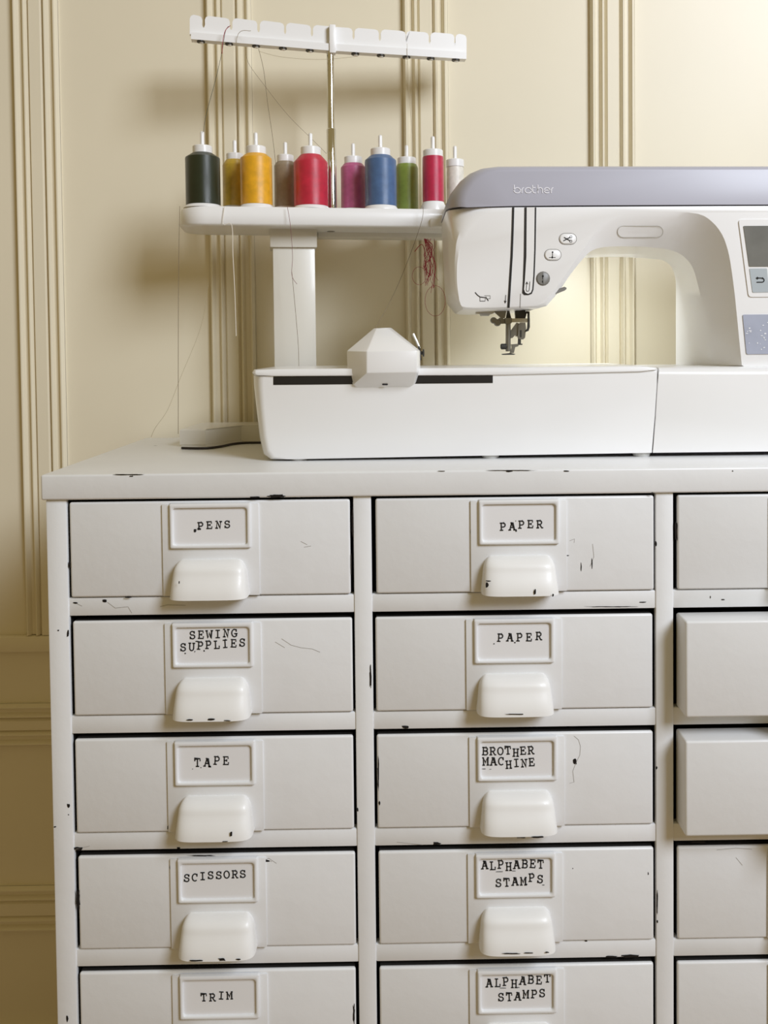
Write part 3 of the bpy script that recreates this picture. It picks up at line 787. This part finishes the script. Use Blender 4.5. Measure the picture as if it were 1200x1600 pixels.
# fill light added under the arm to brighten the wall behind it
ld = bpy.data.lights.new('throat_fill', 'AREA'); ld.shape = 'RECTANGLE'; ld.size = 0.11; ld.size_y = 0.03; ld.energy = 0.36; ld.color = (0.93, 0.98, 1.0)
lo = bpy.data.objects.new('throat_fill', ld); COL.objects.link(lo)
lo.location = P(930, 405, 0.195); lo.rotation_euler = (math.radians(50), 0, 0); ld.spread = math.radians(120)
part('fill_strip', MB().box(lo.location.x-.066, lo.location.x+.066, lo.location.y-.014, lo.location.y+.014, lo.location.z+.011, lo.location.z+.016, .001), M['fleck'], mach)  # white plate added above the fill light
# needle, presser foot
YN = 0.150
nd = part('needle_assembly', MB().plate([(738, 481.5), (741, 480.2), (832, 480.2), (835.5, 482), (832, 484), (741, 484.6)], YN-.016, .03), M['metal_dark'], mach, label='dark metal needle and presser foot assembly')
def npart(name, pts, th, material, Y=YN, label=None): return part(name, MB().plate(pts, Y, th), material, nd, label=label)
npart('lamp_housing', [(744, 483), (772, 483), (776, 487), (768, 491), (744, 490)], .012, M['metal_light'])
npart('sensor_clip', [(749, 489), (768, 489), (764, 493.5), (752, 493.5)], .008, M['foot'])
npart('guard_plate', [(772, 483), (792, 483), (789, 497), (784, 498), (773, 488)], .004, M['metal'])
for (x, y, r) in ((771.5, 500.5, 4.6), (777.5, 504, 5.2)):
    part('clamp_screw', MB().lathe(P(x, y, YN-.006), [(.0008*r*.8, 0), (.0008*r, .001), (.0008*r, .005)], 14, 'Y'), M['metal'], nd)
npart('clamp_arm', [(780, 496.5), (792, 499), (792, 505.5), (783, 506), (778, 503)], .005, M['metal'])
npart('needle_bar', [(790.5, 500), (793, 484), (795.5, 484), (799, 497), (799, 500)], .005, M['metal_dark'])
part('presser_bar', MB().tube([P(794, 497, YN), P(794, 520, YN), P(794, 549, YN)], .0029, 12), M['metal'], nd)
npart('clamp_collar', [(789, 497), (800, 497), (800, 503.5), (798, 506), (790, 506)], .008, M['metal'], YN-.004)
npart('cross_bar', [(799.5, 497.5), (828, 497.5), (828, 503.5), (799.5, 503.5)], .005, M['metal_light'], YN-.002)
npart('bobbin_clutch', [(805, 486), (811, 483), (820, 484), (823, 489), (821, 497.5), (806, 497.5)], .007, M['metal_dark'])
npart('thread_hook', [(822.5, 486), (827.5, 486.5), (828, 511), (826, 517), (822, 518.5), (821.5, 516), (824, 513), (824.5, 504), (824.5, 490), (822.5, 489.5)], .003, M['metal_dark'], YN-.003)
npart('diagonal_link', [(796.5, 519), (807.5, 504), (810.5, 505), (810.5, 524), (806.5, 526), (805, 523.5), (801, 528), (796.5, 529)], .004, M['metal'], YN+.001)
npart('foot_holder', [(810, 507.5), (813, 504), (821, 504), (822, 512), (820.5, 527.5), (817.5, 530.5), (811.5, 530), (809, 527)], .006, M['metal'], YN-.001)
npart('holder_slot', pill_px(812, 815.5, 515.5, 527.5), .001, M['metal_dark'], YN-.0014) if False else npart('holder_slot', [(812.5, 516), (815, 516), (815, 527), (812.5, 527)], .001, M['metal_dark'], YN-.0014)
npart('foot_spring', [(810, 529), (814, 529), (814, 537), (816.5, 537), (816, 539), (809.5, 539), (809.5, 537)], .004, M['metal_dark'])
npart('foot_shank', [(799, 538), (811, 537), (810, 541), (805, 542.5), (803, 551.5), (797, 552), (800, 543)], .005, M['metal'])
npart('presser_foot', [(785, 553), (797, 551.8), (805.5, 553), (803, 554.4), (786, 554.6)], .012, M['metal_dark'], YN-.004)
part('thumb_screw', MB().lathe(P(782, 541.5, YN), [(.0022, 0), (.0034, .001), (.0034, .0068), (.002, .008)], 14, 'X'), M['metal_dark'], nd)

# ------------------------------------------------------------------ thread stand
SY = math.radians(8.0)
XC = P(458, 450, 0.28).x
STF = 0.226           # depth of the shelf's front edge at XC
def splane(off): return (Vector((XC, STF+off, 0)), Vector((-math.sin(SY), math.cos(SY), 0)))
def PS(u, v, off):
    o, n = splane(off); d = ray(u, v)
    return CAM+d*((o-CAM).dot(n)/d.dot(n))
SX = Vector((math.cos(SY), math.sin(SY), 0)); SN = Vector((-math.sin(SY), math.cos(SY), 0))
stand = thing('thread_stand', 'white thread stand with shelf, chrome rod and notched guide bar', 'thread stand', (XC, 0.29, TOP_Z))
# shelf
zs_t = PS(400, 322.3, 0).z; zs_b = PS(400, 352.5, 0).z
xl = (PS(276, 340, 0)-Vector((XC, STF, 0))).dot(SX); xr = (PS(736, 340, 0)-Vector((XC, STF, 0))).dot(SX)
SD = 0.098
def shelf_loop(ins, z):
    pts = []; R_ = 0.034
    for cx, cy, a in ((xr-R_, SD-R_, 0), (xl+R_, SD-R_, 90), (xl+R_, R_, 180), (xr-R_, R_, 270)):
        for i in range(9):
            t = math.radians(a+90*i/8); r = R_-ins
            pts.append(Vector((XC, STF, 0))+SX*(cx+r*math.cos(t))+SN*(cy+r*math.sin(t))+Vector((0, 0, z)))
    return pts
sh = MB().loft([shelf_loop(.012, zs_b+.0004), shelf_loop(.003, zs_b), shelf_loop(.0, zs_b+.003), shelf_loop(.0015, zs_t-.003), shelf_loop(.004, zs_t)])
part('shelf', sh, M['plastic'], stand, angle=50, label='rounded white shelf that carries the spools')
def sbox(u0, u1, v0, v1, off, depth, bevel=.001):
    a = PS(u0, v1, off); b = PS(u1, v0, off)
    w = (b-a).dot(SX); mbx = MB().box(0, w, 0, depth, 0, b.z-a.z, bevel)
    mbx.v = [a+SX*p.x+SN*p.y+Vector((0, 0, p.z)) for p in mbx.v]; return mbx
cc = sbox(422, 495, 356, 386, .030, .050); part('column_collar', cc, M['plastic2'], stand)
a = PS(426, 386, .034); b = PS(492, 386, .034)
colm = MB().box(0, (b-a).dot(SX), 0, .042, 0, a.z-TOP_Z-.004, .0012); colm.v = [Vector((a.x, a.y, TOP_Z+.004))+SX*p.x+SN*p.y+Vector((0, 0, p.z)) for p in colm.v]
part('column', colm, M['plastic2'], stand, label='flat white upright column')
# base with a forward wing at the left
ft = [G(281, 698, TOP_Z), G(321, 698, TOP_Z), G(377, 690.5, TOP_Z), G(420, 690, TOP_Z)]
ft += [Vector((0.34, ft[-1].y, TOP_Z)), Vector((0.37, 0.30, TOP_Z)), Vector((0.37, 0.345, TOP_Z)), Vector((ft[0].x+.004, 0.345, TOP_Z))]
def inset(pts, d):
    c = sum(pts, Vector())/len(pts)
    return [p+(c-p).normalized()*d for p in pts]
hz = P(300, 670.5, ft[0].y).z-TOP_Z
up = lambda pts, h: [p+Vector((0, 0, h)) for p in pts]
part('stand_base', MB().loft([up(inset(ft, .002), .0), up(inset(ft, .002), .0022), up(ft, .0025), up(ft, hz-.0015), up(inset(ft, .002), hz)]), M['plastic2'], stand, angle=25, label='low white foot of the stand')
# right bracket under the shelf edge
part('shelf_bracket', sbox(673, 705, 341, 354, -.006, .03, .0015), M['plastic'], stand)
part('shelf_rim', sbox(497, 735, 357.5, 370, .060, .03, .001), M['plastic2'], stand)
part('rod_nut', MB().lathe(PS(517, 358.5, .05), [(.005, -.003), (.005, .003)], 6), M['metal'], stand)
# rod
OFFR = .050
rc = PS(519, 320, OFFR); zr1 = PS(519, 203, OFFR).z; zr2 = PS(519.5, 72, OFFR).z
part('rod', MB().lathe((rc.x, rc.y, 0), [(.0060, zs_t-.002), (.0060, zr1), (.0054, zr1+.001), (.0049, zr1+.0015), (.0049, zr2)], 24), M['chrome'], stand, label='telescopic chrome rod')
# guide bar
tabs = [(296.5, 316), (320, 359), (363, 402), (406, 444), (447, 486), (489, 519), (523, 551), (554, 592), (595, 634), (634.5, 670), (672.5, 710), (711.5, 729)]
def topy(x): return 23+(x-297)*.084 if x < 520 else 41.7+(x-520)*.058
def boty(x): return 61+(x-297)*.082 if x < 520 else 79.5+(x-520)*.061
def bar_outline(sel):
    top = []
    for i, (a, b) in enumerate(sel):
        h = 15
        ya, yb = topy(a), topy(b)
        r = 6
        first, last = i == 0, i == len(sel)-1
        top += [(a-1.2, ya+h+3), (a+.3, ya+h-1)] if not first else []
        top += [(a, ya+r), (a+r*.3, ya+r*.3), (a+r, ya)] if not (first and a > 500) else [(a, ya)]
        top += [(b-r, yb), (b-r*.3, yb+r*.3), (b, yb+r)] if not (last and b < 520) else [(b, yb)]
        top += [(b-.3, yb+h-1), (b+1.2, yb+h+3)] if not last else []
    x0, x1 = sel[0][0], sel[-1][1]
    return top+[(x1, boty(x1)-6), (x0, boty(x0)-6)]
bar = MB()
for sel in (tabs[:6], tabs[6:]):
    pts = bar_outline(sel)
    a = [PS(u, v, OFFR) for u, v in pts]; b = [p+SN*.003 for p in a]
    bar.loft([a, b])
gb = part('guide_bar', bar, M['plastic'], stand, angle=30, label='notched white thread guide bar')
for x0, x1 in ((297, 519.5), (519.5, 729)):
    e = .1
    q = [(x0+1, boty(x0)-11), (x1-e, boty(x1)-11), (x1-e, boty(x1)), (x0+1.5, boty(x0))]
    a = [PS(u, v, OFFR-.006) for u, v in q]; b = [PS(u, v, OFFR-.006)+SN*.012 for u, v in q]
    part('bar_flange', MB().loft([a, b]), M['plastic'], stand)
part('bar_clamp', sbox(515, 524.5, 38, 82, OFFR-.0085, .012, .001), M['plastic'], stand)
for x in (314, 358, 400, 442, 484, 555, 595, 635, 673, 712):
    y = boty(x)
    c = PS(x, y, OFFR); s = mm_per_px(c.y)
    ey = part('eyelet', MB().lathe((c.x, c.y, c.z), [(s*6.2, .0012), (s*6.2, -s*3.8)], 16), M['black'], stand, label='black thread eyelet')
    part('eyelet_sleeve', MB().lathe((c.x+s*.8, c.y, c.z), [(s*3.0, -s*3.2), (s*3.0, -s*5.2)], 16), M['plastic'], ey)

# ------------------------------------------------------------------ spools
# (px centre, half width px of thread, y cap top, y cap bottom, y thread shoulder, y thread bottom, pin top, row, colour, label)
SP = [
 (316.5, 26.5, 228.5, 240.5, 247, 321, 205, 0, (.010, .020, .009), 'dark green thread spool, leftmost on the shelf', 15),
 (367, 19, 240.5, 251, 258, 323, 219, 1, (.50, .335, .035), 'mustard gold thread spool behind the orange-yellow one', 13),
 (400, 24.5, 229.5, 242, 248, 321, 207, 0, (.68, .345, .012), 'orange-yellow thread spool in the front row', 15.5),
 (446, 17.5, 243, 254, 259, 324, 222, 1, (.27, .215, .15), 'taupe grey thread spool behind the large red one', 13),
 (485.5, 26.5, 230.5, 243.5, 254, 323, 208, 0, (.46, .012, .042), 'wide bright red thread spool left of the chrome rod', 15.5),
 (552, 19.5, 245.5, 257, 262, 327, 224, 1, (.42, .085, .21), 'magenta pink thread spool beside the chrome rod', 14),
 (594.5, 24.5, 233, 244.5, 251, 323, 211, 0, (.055, .12, .26), 'blue thread spool in the front row', 15.5),
 (635.5, 17.5, 247, 258, 262, 330, 227, 1, (.20, .27, .045), 'olive green thread spool right of the blue one', 14.5),
 (676.5, 16.5, 235, 246, 247, 316, 213, 0, (.44, .012, .06), 'narrow crimson thread spool next to the machine head', 15.5),
 (711, 13.5, 250, 262, 267, 332, 228, 1, (.80, .77, .70), 'white thread spool partly hidden by the lavender cover', 14),
]
ROW = (.028, .071)
for i, (cx, hw, yc0, yc1, ysh, ybt, ypin, row, colr, lab, caphw) in enumerate(SP):
    off = ROW[row]
    c = PS(cx, ysh, off); s = mm_per_px(c.y)
    R_ = hw*s; base_z = zs_t
    z = lambda v: PS(cx, v, off).z
    zbt = max(z(ybt), base_z+.0016)
    st = thing('thread_spool', lab, 'thread spool', (c.x, c.y, base_z), 'embroidery thread spools on the stand')
    rt = caphw*s*1.05
    tm = thread_mat('thread_%d' % i, colr if i in (0, 9) else tuple(min(.85, q*1.2) for q in colr))
    rc0 = .0042
    th = MB().lathe((c.x, c.y, 0), [(rc0, zbt), (R_*.985, zbt), (R_, zbt+.001), (R_, z(ysh)-.0015), (R_*.985, z(ysh)), (min(rt, R_*.97), z(yc1)+.0004), (rc0, z(yc1)+.0004), (rc0, zbt)], 40, caps=False)
    part('thread_winding', th, tm, st, angle=30)
    part('spool_cap', MB().lathe((c.x, c.y, 0), [(caphw*s, z(yc1)+.0005), (caphw*s, z(yc0)-.0008), (caphw*s-.0008, z(yc0)), (rc0, z(yc0)), (rc0, z(yc1)+.0005), (caphw*s, z(yc1)+.0005)], 32, caps=False), M['plastic'], st)
    fl = 1.14 if row == 0 else 1.0
    if i == 8: fl = 1.35
    part('spool_flange', MB().lathe((c.x, c.y, 0), [(R_*fl, base_z+.0002), (R_*fl, base_z+.0008), (R_*.98, zbt-.0002), (rc0, zbt-.0002), (rc0, base_z+.0002), (R_*fl, base_z+.0002)], 36, caps=False), M['plastic'], st)
    part('spool_pin', MB().lathe((c.x, c.y, 0), [(.0026, base_z), (.0026, z(ypin)-.002), (.0021, z(ypin)-.0007), (.001, z(ypin))], 12), M['plastic'], stand)

# ------------------------------------------------------------------ loose threads and cord
TM = {'green': mat('thread_fibre_green', (.07, .08, .05), .6), 'tan': mat('thread_fibre_tan', (.42, .35, .22), .6), 'red': mat('thread_fibre_red', (.38, .03, .06), .6),
      'white': mat('thread_fibre_white', (.82, .78, .70), .6), 'brown': mat('thread_fibre_brown', (.20, .15, .10), .6), 'mauve': mat('thread_fibre_mauve', (.25, .12, .13), .6)}
def strand(pts, color, label, r=.00030, name='loose_thread'):
    """pts: (px, py, depth)"""
    path = smooth_path([P(u, v, y) for u, v, y in pts])
    single(name, MB().tube(path, r, 5), TM[color], label, 'thread', group='loose thread ends on the stand')
strand([(318, 206, .235), (322, 180, .24), (338, 120, .25), (347, 80, .25), (352, 50, .247), (357, 41, .246)], 'green', 'dark green thread rising from leftmost spool to the guide bar')
strand([(347, 84, .25), (348, 66, .2465), (352, 48, .246), (360, 40, .246)], 'red', 'short red thread caught in the guide bar notch', .0004)
strand([(372, 220, .29), (374, 160, .28), (370, 60, .258), (392, 48, .247)], 'tan', 'tan thread rising from the mustard spool to the guide bar')
strand([(404, 76, .266), (412, 110, .27), (418, 160, .28), (426, 215, .29), (431, 258, .29)], 'brown', 'brown thread hanging from guide bar to the taupe spool')
strand([(384, 74, .258), (388, 98, .262), (412, 132, .27), (450, 180, .275), (488, 218, .28), (510, 240, .285)], 'brown', 'brown thread slanting down from guide bar toward the chrome rod', .00022)
strand([(404, 80, .264), (440, 89, .268), (500, 93, .274), (560, 88, .282)], 'tan', 'pale thread sagging under the guide bar', .00022)
strand([(636, 68, .29), (637, 110, .292), (641, 170, .30), (646, 235, .305)], 'tan', 'pale thread hanging above the olive green spool', .00022)
strand([(281, 322, .212), (280, 362, .205), (279, 450, .207), (278.5, 560, .212), (278.5, 678, .240)], 'brown', 'long brown thread hanging from the left end of the shelf')
strand([(326, 440, .30), (314, 510, .29), (282, 590, .27), (262, 640, .26), (243, 668, .262), (236, 683, .30)], 'tan', 'pale thread drooping to the cabinet top at left', .00022)
strand([(351, 322, .215), (349, 350, .212), (362, 352, .21), (364, 400, .211), (367, 460, .212), (369, 525, .214)], 'white', 'white thread dangling below the shelf', .0004)
strand([(449, 323, .222), (454, 355, .218), (457, 400, .222), (456, 430, .223), (464, 444, .223)], 'mauve', 'short mauve thread dangling in front of the column')
strand([(456, 425, .224), (462, 490, .225), (466, 540, .225), (467, 574, .225)], 'brown', 'brown thread running down in front of the column')
strand([(661, 323, .238), (659, 345, .236), (640, 400, .225), (615, 460, .19), (586, 513, .15)], 'brown', 'brown thread slanting from shelf down to the faceted carriage')
strand([(696, 355, .239), (696, 380, .238), (701, 410, .22), (704, 428, .20)], 'brown', 'short brown thread beside the machine head', .0003)
# red tangle below the shelf: one thing of many strands
rg = random.Random(11); tg = MB()
for i in range(16):
    x = 664+rg.uniform(-1, 16); y = 373; Yd = .275+rg.uniform(-.01, .01)
    pts = [(663 if i < 6 else x, y, Yd)]
    n = rg.randint(4, 7); ln = rg.uniform(40, 85)
    for k in range(1, n+1): pts.append((x+rg.uniform(-5, 6), y+ln*k/n, Yd+rg.uniform(-.004, .004)))
    tg.tube(smooth_path([P(*q) for q in pts], 4), .00024 if i > 3 else .0005, 4)
for cx, cy, rx, ry in ((655, 431, 11, 14), (680, 470, 16, 24)):
    tg.tube([P(cx+rx*math.cos(a*.3), cy+ry*math.sin(a*.3), .272) for a in range(22)], .00025, 4)
tg.tube(smooth_path([P(*q) for q in ((648, 393, .272), (658, 382, .272), (663, 390, .272), (664, 410, .272), (667, 430, .274))], 5), .0005, 5)
single('thread_tangle', tg, TM['red'], 'tangle of loose red threads hanging under the shelf by the machine', 'thread')
# cord
path = smooth_path([G(284, 700, TOP_Z+.0016), G(305, 700.5, TOP_Z+.0016), G(326, 700, TOP_Z+.0016), G(345, 697.5, TOP_Z+.0016), G(362, 694, TOP_Z+.0016), G(380, 692, TOP_Z+.0016), G(404, 691.5, TOP_Z+.0016), G(440, 691.5, TOP_Z+.0016), G(480, 691.5, TOP_Z+.0016)], 6)
single('power_cord', MB().tube(path, .0015, 8), M['cord'], 'thin black cord lying along the stand foot', 'cord')
